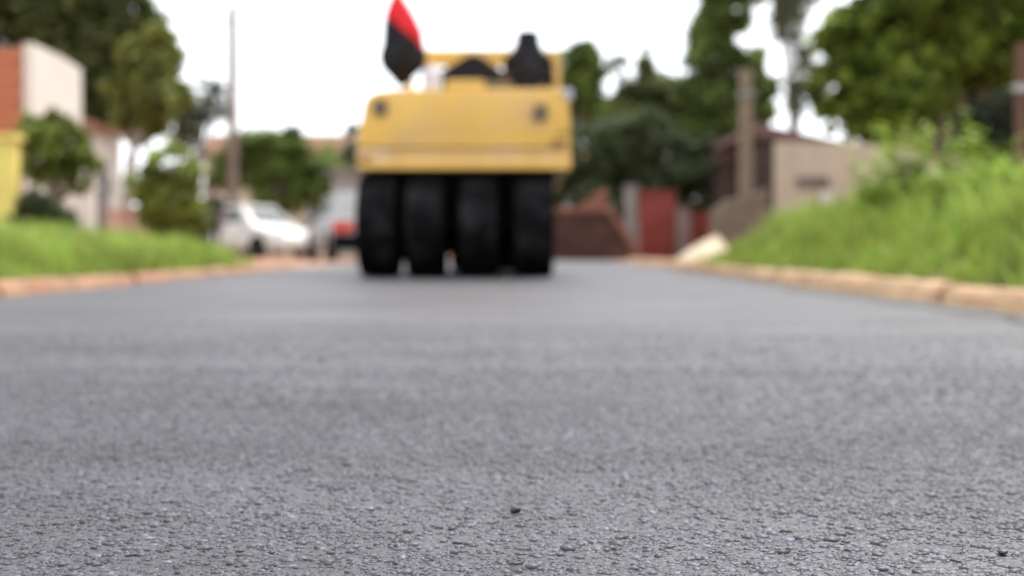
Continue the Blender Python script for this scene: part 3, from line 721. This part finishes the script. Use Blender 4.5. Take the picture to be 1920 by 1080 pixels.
# ------------------------------------------------------------------ cars
def car(name, label, loc, rz, paint, L=3.8, W=1.58, H=1.44, rear_glass=M_glass, hatch=True):
    """front along +y of the car; origin on the ground at its middle"""
    t = thing(name, label, 'car', loc, rz, 'cars parked at the left of the street')
    h = L/2; zb = .88; z0 = .24
    side = [(-h, z0+.12), (-h+.06, z0), (h-.08, z0), (h, z0+.14), (h-.02, .60), (h-.22, .72), (h-.95, zb), (-h+.62, zb+.02), (-h+.05, zb-.02), (-h-.0, .62)] if not hatch else \
           [(-h, z0+.12), (-h+.06, z0), (h-.08, z0), (h, z0+.14), (h-.02, .58), (h-.20, .70), (h-.88, zb), (-h+.12, zb+.03), (-h+.0, .66)]
    MB().prism(side, 'x', -W/2, W/2).build('body', paint, t, bevel=.05)
    # cabin: tapered greenhouse
    fr, rr = h-.85, (-h+.10 if hatch else -h+.62)
    rf, rk = h-1.55, (-h+.38 if hatch else -h+1.10)
    wb, wt = W/2-.05, W/2-.22
    zc = zb-.02
    v = [(-wb, rr, zc), (wb, rr, zc), (wb, fr, zc), (-wb, fr, zc), (-wt, rk, H), (wt, rk, H), (wt, rf, H), (-wt, rf, H)]
    MB().add(v, [(0, 3, 2, 1), (4, 5, 6, 7), (0, 1, 5, 4), (1, 2, 6, 5), (2, 3, 7, 6), (3, 0, 4, 7)]).build('cabin', paint, t, bevel=.05)
    def pane(nm, q, m, u0, u1, v0, v1, off=.012):
        q = [Vector(v[i]) for i in q]; n = (q[1]-q[0]).cross(q[3]-q[0]).normalized()
        def P(a, b): return q[0].lerp(q[1], a).lerp(q[3].lerp(q[2], a), b)
        f = [P(u0, v0), P(u1, v0), P(u1, v1), P(u0, v1)]
        MB().add([p+n*off for p in f]+[p-n*.01 for p in f], [(0, 1, 2, 3), (7, 6, 5, 4), (0, 4, 5, 1), (1, 5, 6, 2), (2, 6, 7, 3), (3, 7, 4, 0)]).build(nm, m, t)
    pane('rear_window', (0, 1, 5, 4), rear_glass, .09, .91, .14, .88)
    pane('windscreen', (2, 3, 7, 6), M_glass, .07, .93, .1, .92)
    for q in ((1, 2, 6, 5), (3, 0, 4, 7)):
        a = .12 if q[0] == 1 else .52; b = .48 if q[0] == 1 else .88
        pane('side_window', q, M_glass, .12, .48, .16, .86); pane('side_window', q, M_glass, .52, .88, .16, .86)
    wr = .29
    for sx in (-1, 1):
        for sy in (-h+.68, h-.68):
            wt_ = MB().lathe([(-.09, wr*.62), (-.09, wr*.93), (-.07, wr), (.07, wr), (.09, wr*.93), (.09, wr*.62)], 24, 'x')
            wh = bpy.data.objects.new('wheel', None); COL.objects.link(wh); wh.parent = t; wh.location = (sx*(W/2-.07), sy, wr); wh.empty_display_size = .1
            wt_.build('tyre', M_rubber, wh, smooth=True)
            rm = MB().lathe([(-.07, wr*.60), (.092, wr*.60), (.08, wr*.5), (.085, .05), (.1, .04)] if sx > 0 else [(-.1, .04), (-.085, .05), (-.08, wr*.5), (-.092, wr*.60), (.07, wr*.60)], 16, 'x')
            rm.build('rim', M_steel, wh, smooth=True)
            MB().lathe([(-.012, wr*1.16), (.012, wr*1.16)], 24, 'x', c=(sx*(W/2-.004), sy, wr)).build('wheel_arch', M_black, t)
    MB().box(-W/2-.015, W/2+.015, -h-.07, -h+.10, z0-.02, z0+.30).build('rear_bumper', M_black, t, bevel=.03)
    MB().box(-W/2-.015, W/2+.015, h-.12, h+.06, z0+.02, z0+.24).build('front_bumper', M_black if paint == M_carsilver else paint, t, bevel=.03)
    for sx in (-1, 1):
        a, b = sorted((sx*(W/2+.008), sx*(W/2-.40)))
        MB().box(a, b, -h-.03, -h+.12, .57, .80).build('taillight', M_taillight, t, bevel=.03)
        a, b = sorted((sx*(W/2-.03), sx*(W/2-.36)))
        MB().box(a, b, h-.2, h+.0, .52, .68).build('headlight', M_clearlens, t, bevel=.03)
        MB().box(*sorted((sx*(W/2+.0), sx*(W/2+.16))), h-1.22, h-1.12, .90, 1.02).build('mirror', paint, t, bevel=.02)
        for sy in (-.35, .62): MB().box(*sorted((sx*(W/2+.004), sx*(W/2+.025))), sy-.08, sy+.08, .77, .80).build('door_handle', M_black, t)
    MB().box(-.22, .22, -h-.045, -h+.02, .60, .74).build('number_plate', M_plate, t)
    return t
# silver saloon, tail towards us
r0 = at(668, 0, 21.2)
car('parked_car', 'silver car with a large red tail lamp half hidden by the roller', (r0.x-.28, 23.2, 0), math.radians(18), M_carsilver, 4.1, 1.64, 1.42, M_glass_sky_tone, False)
car('parked_car', 'white hatchback parked under the slim brown pole', (at(475, 0, 29.5).x, 29.5, 0), math.radians(-126), M_carwhite, 3.5, 1.58, 1.44)

# ------------------------------------------------------------------ people
def person_mesh(J, name):
    """J: list of (chain of (point, radius)); all chains fused into one surface"""
    m = MB()
    bm = bmesh.new()
    def ball(c, r, sx=1, sy=1, sz=1):
        bmesh.ops.create_uvsphere(bm, u_segments=14, v_segments=10, radius=1, matrix=Matrix.Translation(c) @ Matrix.Diagonal((r*sx, r*sy, r*sz, 1)))
    for ch in J:
        if ch[0] == 'ball':
            ball(*ch[1:]); continue
        pts = [Vector(p) for p, _ in ch]; rad = [r for _, r in ch]
        mm = MB().tube(pts, rad, 10)
        vs = [bm.verts.new(p) for p in mm.v]
        for f in mm.f: bm.faces.new([vs[i] for i in f])
        for p, r in zip(pts, rad): ball(p, r*.995)
    bmesh.ops.recalc_face_normals(bm, faces=bm.faces)
    me = bpy.data.meshes.new(name); bm.to_mesh(me); bm.free()
    o = bpy.data.objects.new(name, me); COL.objects.link(o)
    md = o.modifiers.new('fuse', 'REMESH'); md.mode = 'VOXEL'; md.voxel_size = .009
    sm = o.modifiers.new('smooth', 'SMOOTH'); sm.factor = .5; sm.iterations = 4
    dg = bpy.context.evaluated_depsgraph_get(); me2 = bpy.data.meshes.new_from_object(o.evaluated_get(dg))
    bpy.data.objects.remove(o); me2.name = name
    for p in me2.polygons: p.use_smooth = True
    return me2

def hand(wrist, d, side, curl=.6, s=1.0):
    """palm + four fingers + thumb; d: pointing direction, side: thumb direction"""
    d = Vector(d).normalized(); sd = Vector(side); sd = (sd-d*sd.dot(d)).normalized(); n = d.cross(sd)
    w_ = Vector(wrist); out = [[(w_, .026*s), (w_+d*.045*s, .033*s), (w_+d*.085*s, .032*s)]]
    for k, (o, L) in enumerate(((.027, .075), (.009, .085), (-.009, .078), (-.026, .06))):
        b = w_+d*.085*s+sd*o*s; p1 = b+(d*.75+n*.3*curl).normalized()*L*.45*s; p2 = p1+(d*(1-curl)+n*curl).normalized()*L*.35*s; p3 = p2+(d*(.5-curl)+n).normalized()*L*.25*s
        out.append([(b, .0095*s), (p1, .009*s), (p2, .0085*s), (p3, .007*s)])
    b = w_+d*.03*s+sd*.026*s; out.append([(b, .013*s), (b+(d*.6+sd*.7).normalized()*.04*s, .011*s), (b+(d*.9+sd*.5+n*.3).normalized()*.07*s, .009*s)])
    return out

def head(c, f, r=.095):
    """c centre, f facing direction"""
    c = Vector(c); f = Vector(f).normalized(); s = Vector((-f.y, f.x, 0)).normalized()
    out = [('ball', c, r, .82, .95, 1.2), ('ball', c+f*.03+Vector((0, 0, -.055)), r*.72, .85, .9, .95)]
    out += [[(c+f*.088+Vector((0, 0, .01)), .010), (c+f*.105+Vector((0, 0, -.022)), .015)]]
    for k in (-1, 1): out += [('ball', c+s*k*.082+Vector((0, 0, -.01)), .022, .5, .8, 1.25)]
    out += [[(c+f*.085+s*.018+Vector((0, 0, -.055)), .009), (c+f*.085-s*.018+Vector((0, 0, -.055)), .009)]]
    return out

def paint_person(me, fn, mats):
    for m in mats: me.materials.append(m)
    n = len(me.polygons); c = np.empty(n*3, np.float32); me.polygons.foreach_get('center', c)
    me.polygons.foreach_set('material_index', np.array([fn(*p) for p in c.reshape(-1, 3)], np.int32))

def eyes(c, f, t):
    c = Vector(c); f = Vector(f).normalized(); s = Vector((-f.y, f.x, 0)).normalized()
    for k in (-1, 1):
        p = c+f*.080+s*k*.032+Vector((0, 0, .012)); MB().lathe([(-.011, .003), (-.006, .009), (.006, .009), (.011, .003)], 8, 'z', c=p).build('eye', M_hair, t, smooth=True)

# man standing beside the white car, looking towards the street
pp = at(399, 0, 24.6)
t = thing('person', 'standing person in dark clothes beside the white car', 'person', (pp.x, 24.6, 0), math.radians(20))
hc = (0, -.02, 1.56)
J = [[((0, 0, .95), .135), ((0, .01, 1.08), .125), ((0, .01, 1.25), .145), ((0, 0, 1.38), .12), ((0, -.005, 1.44), .06), ((0, -.015, 1.52), .055)],
     [((-.10, .01, 1.20), .10), ((.10, .01, 1.20), .10)], [((-.17, 0, 1.38), .06), ((0, 0, 1.39), .09), ((.17, 0, 1.38), .06)],
     [((-.08, 0, .93), .10), ((.08, 0, .93), .10)]]
for k in (-1, 1):
    J += [[((k*.09, 0, .90), .092), ((k*.10, -.02, .50), .060), ((k*.105, .01, .12), .042)],
          [((k*.105, .01, .10), .045), ((k*.11, -.08, .045), .04), ((k*.115, -.15, .035), .032)],
          [((k*.185, 0, 1.37), .056), ((k*.25, .02, 1.10), .044), ((k*.22, -.09, .87), .031)]]
    J += hand((k*.22, -.10, .855), (0, -.25, -1), (-k*.4, -1, 0), .5)
J += head(hc, (.0, -1, 0))
me = person_mesh(J, 'body')
def pf(x, y, z):
    if z > 1.455: return 0
    if abs(x) > .165 and z < 1.12: return 0
    if z > .93: return 1
    if z > .085: return 2
    return 3
paint_person(me, pf, [M_skin, M_navy, M_denim, M_black]); link('body', me, None, t)
c = Vector(hc); MB().lathe([(c.z+.02, .092), (c.z+.06, .088), (c.z+.10, .066), (c.z+.122, .02)], 16, 'z', c=(c.x, c.y+.012, 0)).build('hair', M_hair, t, smooth=True)
eyes(hc, (0, -1, 0), t)

# ------------------------------------------------------------------ the roller
YR = 9.55
RC = -.455
roller = thing('road_roller', 'yellow pneumatic tyred road roller seen from behind on the new asphalt', 'road roller', (RC, YR, .010))
yb = -.30                                    # rear face of the ballast box (local)
def lz(py, y=yb): return CAM_H+(HOR-py)*(YR+y)/FPX-.012
def lx(px, y=yb): return (px-960)*(YR+y)/FPX-RC
# ballast box: outline seen from behind, folded at the crease
zbot, zcr, ztop = lz(316), lz(276), lz(167)
out = [(lx(669), zcr), (lx(671), lz(250)), (lx(684), lz(184)), (lx(700), lz(172)), (lx(735), ztop), (lx(1058), lz(165)), (lx(1066), lz(178)), (lx(1071), zcr)]
MB().prism(out, 'y', yb, 3.9).build('ballast_box', M_yellow, roller, bevel=.025)
MB().prism([(lx(669), zbot), (lx(1071), zbot), (lx(1071), zcr-.003), (lx(669), zcr-.003)], 'y', yb+.022, 3.9).build('lower_skirt', M_yellow_dusty, roller, bevel=.012)
MB().box(lx(672), lx(1068), yb-.012, yb+.02, zbot-.004, zbot+.045).build('bottom_lip', M_yellow, roller, bevel=.008)
MB().box(lx(712), lx(1030), yb-.010, yb-.001, zcr+.005, zcr+.03).build('weld_strip', M_yellow_dusty, roller)
MB().box(lx(1052), lx(1071)+.012, yb+.0, yb+.22, lz(186), lz(166)).build('corner_bracket', M_whiteplastic, roller, bevel=.01)
for x0_, z0_, r_ in ((lx(1045), lz(268), .07), (lx(1056), lz(250), .05), (lx(682), lz(300), .06)):
    g = np.random.default_rng(int(r_*1000)); V_ = [(x0_+r_*1.3*math.cos(k*PI/8)*(1+g.uniform(-.4, .3)), z0_+r_*.55*math.sin(k*PI/8)*(1+g.uniform(-.4, .3))) for k in range(16)]
    MB().prism([(min(p, lx(1071)-.03), q) for p, q in V_], 'y', yb-.0035, yb-.0005).build('rust_patch', M_rust, roller)
# side panels
for sx in (lx(670), lx(1071)):
    MB().box(sx-.012, sx+.012, yb+.45, 3.4, zcr+.06, zcr+.32).build('side_panel', M_yellow_dusty, roller, bevel=.006)
# raised middle hatch
MB().box(lx(836), lx(908), yb+.02, yb+.55, ztop+.0, lz(148)).build('filler_hatch', M_yellow, roller, bevel=.015)
MB().tube([(lx(850), yb+.3, lz(148)+.002), (lx(850), yb+.3, lz(144)), (lx(890), yb+.3, lz(144)), (lx(890), yb+.3, lz(148)+.002)], .010, 6).build('hatch_handle', M_black, roller)
MB().box(lx(908)+.01, lx(956), yb+.15, yb+.6, ztop, lz(146)).build('tool_box', mat('olive_paint', (.13, .105, .045), .7, .2, 5), roller, bevel=.01)
# lamps in their recesses
for px, py in ((713, 204), (1013, 214)):
    x, z = lx(px), lz(py)
    ring = MB().lathe([(yb-.030, .052), (yb-.030, .064), (yb-.001, .064)], 20, 'y', c=(x, 0, z)).build('lamp', M_lamp, roller, smooth=True)
    MB().lathe([(yb-.037, .02), (yb-.034, .048), (yb-.0305, .050)], 20, 'y', c=(x, 0, z)).build('lens', M_lampglass, ring, smooth=True)
    MB().box(x-.05, x+.06, yb-.05, yb-.002, z+.058, z+.075).build('lamp_hood', M_lamp, roller)
# bolts along the crease
bolt = MB().lathe([(-.012, .010), (-.004, .014), (0, .014)], 6, 'y').mesh('bolt')
for k in range(9): link('bolt', bolt, M_yellow_dusty, roller, (lx(690)+k*.235, yb+.019, (zbot+zcr)/2+.02))
# underframe
MB().box(-.85, .85, -.02, 3.5, .88, zbot-.005).build('chassis', M_black, roller, bevel=.02)
MB().box(-.83, .83, .50, .52, .20, .879).build('rear_mud_guard', M_black, roller)
MB().box(-.82, .82, 2.35, 2.5, .35, .879).build('front_mud_guard', M_black, roller)
for x in (-.55, -.08, .42): MB().box(x-.03, x+.03, -.08, .08, .45, .879).build('axle_bracket', M_black, roller)
MB().tube([(-.82, 0, .464), (.82, 0, .464)], .06, 12).build('axle', M_black, roller, smooth=True)
MB().tube([(-.8, 3.05, .464), (.8, 3.05, .464)], .06, 12).build('axle', M_black, roller, smooth=True)
for x in (-.715, -.303, .165, .645): MB().box(x-.15, x+.15, -.29, -.28, .74, .875).build('tyre_scraper', M_black, roller)
def tyre_meshes(wd):
    h = wd/2; R = .5
    t = MB().lathe([(-h*.7, .25), (-h*.98, .33), (-h, .40), (-h*.98, .465), (-h*.91, .488), (-h*.86, .493)]+[(h*.86, .493), (h*.91, .488), (h*.98, .465), (h, .40), (h*.98, .33), (h*.7, .25)], 40, 'x')
    tread = MB().lathe([(-h*.855, .470), (-h*.85, .495), (-h*.4, .499), (0, .5), (h*.4, .499), (h*.85, .495), (h*.855, .470)], 40, 'x')
    rim = MB().lathe([(-h*.66, .05), (-h*.66, .12), (-h*.3, .15), (-h*.3, .23), (-h*.72, .252), (h*.72, .252), (h*.3, .23), (h*.3, .15), (h*.66, .12), (h*.66, .05)], 24, 'x')
    a, b, c = t.mesh('tyre', True), tread.mesh('tread', True), rim.mesh('rim', True)
    for q in (a, b, c): q.set_sharp_from_angle(angle=math.radians(50))
    for q, m in ((a, M_rubber), (b, M_tread), (c, M_black)): q.materials.append(m)
    return a, b, c
TM = tyre_meshes(.352)
def wheel(x, y):
    wh = bpy.data.objects.new('wheel', None); COL.objects.link(wh); wh.parent = roller; wh.location = (x, y, .464); wh.scale = (1, .93, .93); wh.empty_display_size = .2
    for nm, q in zip(('tyre', 'tread', 'rim'), TM): link(nm, q, None, wh)
    wh.rotation_euler = (random.uniform(0, 6), 0, 0)
for x in (-.715, -.303, .165, .645): wheel(x, 0)
for x in (-.52, -.085, .405): wheel(x, 3.05)
# operator platform: ROPS frame, seat, console, wheel
yo = 1.05
def oz(py, y=yo): return lz(py, y)
def ox(px, y=yo): return lx(px, y)
zp = ztop-.03
fr = MB(); zt = oz(79)
yo = 1.95
xl_, xr_ = ox(752), ox(1052)
MB().box(xl_-.03, xr_+.03, yo-.06, yo+.06, oz(95), oz(63)).build('roll_bar', M_yellow, roller, bevel=.015)
for x in (xl_, xr_): MB().box(x-.036, x+.036, yo-.045, yo+.045, zp, oz(95)-.002).build('roll_bar_post', M_yellow, roller, bevel=.012)
MB().box(ox(866), ox(905), yo-.075, yo-.062, oz(88), oz(72)).build('bar_plate', M_yellow_dusty, roller)
yo = 1.05
st = [(ox(822), zp), (ox(938), zp), (ox(942), oz(128)), (ox(922), oz(116)), (ox(902), oz(101)), (ox(886), oz(96)), (ox(868), oz(103)), (ox(846), oz(118)), (ox(818), oz(131))]
MB().prism(st, 'y', yo+.1, yo+.22).build('seat_back', M_blackcloth, roller, bevel=.03)
MB().box(ox(826), ox(932), yo+.225, yo+.62, zp+.0, zp+.16).build('seat_cushion', M_blackcloth, roller, bevel=.04)
ys_ = 2.0
opx = ox(990, 1.35)
MB().box(opx-.24, opx+.24, 1.12, 1.58, zp, zp+.05).build('operator_seat', M_blackcloth, roller, bevel=.03)
MB().prism([(1.98, zp), (2.3, zp), (2.24, zp+.42), (2.02, zp+.48)], 'x', opx-.3, opx+.2).build('console', M_yellow_dusty, roller, bevel=.02)
sw = MB(); cs = Vector((opx-.05, 1.86, zp+.40)); n_ = Vector((0, -.6, .8)); u_ = Vector((1, 0, 0)); v_ = n_.cross(u_)
sw.tube([cs+(u_*math.cos(a)+v_*math.sin(a))*.2 for a in np.linspace(0, 2*PI, 25)], .013, 7)
for a in (0, 2.1, 4.2): sw.tube([cs-n_*.03, cs+(u_*math.cos(a)+v_*math.sin(a))*.2], .010, 6)
sw.build('steering_wheel', M_black, roller, smooth=True)
MB().tube([cs-n_*.03, cs-n_*.28], .022, 8).build('steering_column', M_black, roller)
MB().tube([(opx+.52, 1.9, zp), (opx+.52, 1.9, zp+.36)], .018, 8).build('control_lever', M_black, roller)
MB().prism([(-.55, zp), (.55, zp), (.55, zp+.14), (.45, zp+.18), (-.45, zp+.18), (-.55, zp+.14)], 'y', 2.5, 3.7).build('engine_hood', M_yellow, roller, bevel=.02)

# operator, seated, seen from behind
ob = Vector((RC+opx, YR+1.33, zp+.012+.02))
t = thing('person', 'seated roller operator in black with a black cap, back to the viewer', 'person', ob)
hc = (.0, .07, .735)
J = [[((0, 0, .10), .145), ((0, -.02, .26), .13), ((0, -.01, .42), .15), ((0, .01, .54), .12), ((0, .03, .61), .06), ((0, .05, .72), .055)],
     [((-.11, -.01, .40), .105), ((.11, -.01, .40), .105)], [((-.18, .0, .55), .062), ((0, 0, .56), .09), ((.18, .0, .55), .062)]]
for k in (-1, 1):
    J += [[((k*.09, .02, .085), .088), ((k*.12, .42, .10), .062), ((k*.13, .50, -.05+.06), .055)],
          [((k*.13, .50, .03), .054), ((k*.13, .56, .005), .045)],
          [((k*.19, 0, .54), .058), ((k*.235, .12, .33), .048), ((k*.17, .40, .34), .032)]]
    J += hand((k*.165, .42, .345), (-k*.15, 1, .1), (-k, .0, .3), .75)
J += head(hc, (0, 1, 0))
me = person_mesh(J, 'body')
def pf2(x, y, z):
    if z > .63: return 0
    if y > .10 and z > .22: return 0
    if x < -.2 and z < .42: return 0
    if z < .17 and y > -.0: return 2
    return 1
paint_person(me, pf2, [M_skin, M_blackcloth, M_denim]); link('body', me, None, t)
c = Vector(hc)
cap = MB().lathe([(c.z-.07, .085), (c.z-.02, .112), (c.z+.05, .122), (c.z+.105, .110), (c.z+.125, .05)], 18, 'z', c=(c.x, c.y-.012, 0)).build('cap', M_blackcloth, t, smooth=True)
MB().prism([(-.085, 0), (.085, 0), (.07, .08), (.03, .11), (-.03, .11), (-.07, .08)], 'z', 0, .012).build('cap_peak', M_blackcloth, cap, loc=(c.x, c.y+.08, c.z+.03))
fl = MB(); V = []
for j in range(6):
    q = j/5
    for k in range(15):
        a = math.radians(180+(-20+220*k/14)); rx = .116+.11*q**1.2+.008*math.sin(k*1.9)*q; ry = .108+.02*q
        V.append((c.x+rx*math.cos(a), c.y-.012+ry*math.sin(a)-.03*q, c.z+.03-.24*q))
fl.add(V, [(j*15+k, j*15+k+1, (j+1)*15+k+1, (j+1)*15+k) for j in range(5) for k in range(14)])
fo = fl.build('neck_flap', M_blackcloth, cap, smooth=True); sd = fo.modifiers.new('thick', 'SOLIDIFY'); sd.thickness = .006
eyes(hc, (0, 1, 0), t)

# closed parasol, black and red, strapped upright to the frame
yu = .62
ux = lx(754, yu)
t = thing('closed_parasol', 'closed black and red parasol standing upright on the roller', 'parasol', (RC+ux, YR+yu, lz(168, yu)+.012))
zk = lambda py: lz(py, yu)-lz(168, yu)
kx = lambda px: lx(px, yu)-ux
MB().tube([(0, 0, -.05), (kx(752), 0, zk(90)), (kx(744), 0, zk(-14))], .013, 8).build('pole', M_steel, t)
# gathered cloth: rings of a fluted tube; panels take red or black
rings = [(-12, 745, 7), (2, 745, 14), (18, 747, 22), (36, 751, 28), (60, 757, 34), (84, 758, 36), (100, 756, 41), (116, 755, 41), (131, 754, 35), (146, 754, 20), (160, 754, 9)]
rings = [tuple(np.interp(q, range(len(rings)), [r_[k] for r_ in rings]) for k in range(3)) for q in np.linspace(0, len(rings)-1, 61)]
nf = 64
def cloth(sel):
    V = []; F = []
    for i, (py, px, rp) in enumerate(rings):
        r = rp*(YR+yu)/FPX
        for k in range(nf):
            a = 2*PI*k/nf; fl = 1+.09*math.sin(8*a+i*.06)+.05*math.sin(3*a+i*.17)
            V.append((kx(px)+r*fl*math.cos(a), r*fl*.85*math.sin(a), zk(py)))
    for i in range(len(rings)-1):
        for k in range(nf):
            # red panels wind round from the tip, facing the viewer's right half of the upper cloth
            a = (k+.5)/nf*2*PI; ym = (rings[i][0]+rings[i+1][0])/2; rp = (rings[i][2]+rings[i+1][2])/2; pm = (rings[i][1]+rings[i+1][1])/2+rp*math.cos(a)
            red = ym < 36+(pm-728)*.85 and ym < 95 and ym > -30
            if red == sel: F.append((i*nf+k, i*nf+(k+1) % nf, (i+1)*nf+(k+1) % nf, (i+1)*nf+k))
    return MB().add(V, F)
cloth(False).build('black_panel', M_blackcloth, t, smooth=True); cloth(True).build('red_panel', M_redcloth, t, smooth=True)
MB().tube([(kx(743), 0, zk(-6)), (kx(742), 0, zk(-20))], [.012, .004], 6).build('tip', M_steel, t)

# white jerry can next to the parasol
yj = .60
jx, jz = lx(810, yj), lz(163, yj)
t = thing('jerry_can', 'white plastic jerry can between the parasol and the black seat', 'can', (RC+jx, YR+yj, ztop+.012))
H = lz(122, yj)-ztop
MB().prism([(-.095, 0), (.095, 0), (.095, H*.72), (.05, H*.86), (-.095, H*.86)], 'y', -.08, .08).build('body', M_whiteplastic, t, bevel=.025)
MB().lathe([(H*.86, .03), (H*.95, .03), (H*.96, .02)], 12, 'z', c=(-.05, 0, 0)).build('screw_cap', M_whiteplastic, t)
MB().tube([(-.02, 0, H*.85), (0, 0, H*1.0), (.06, 0, H*.92), (.075, 0, H*.76)], .012, 6).build('handle', M_whiteplastic, t, smooth=True)
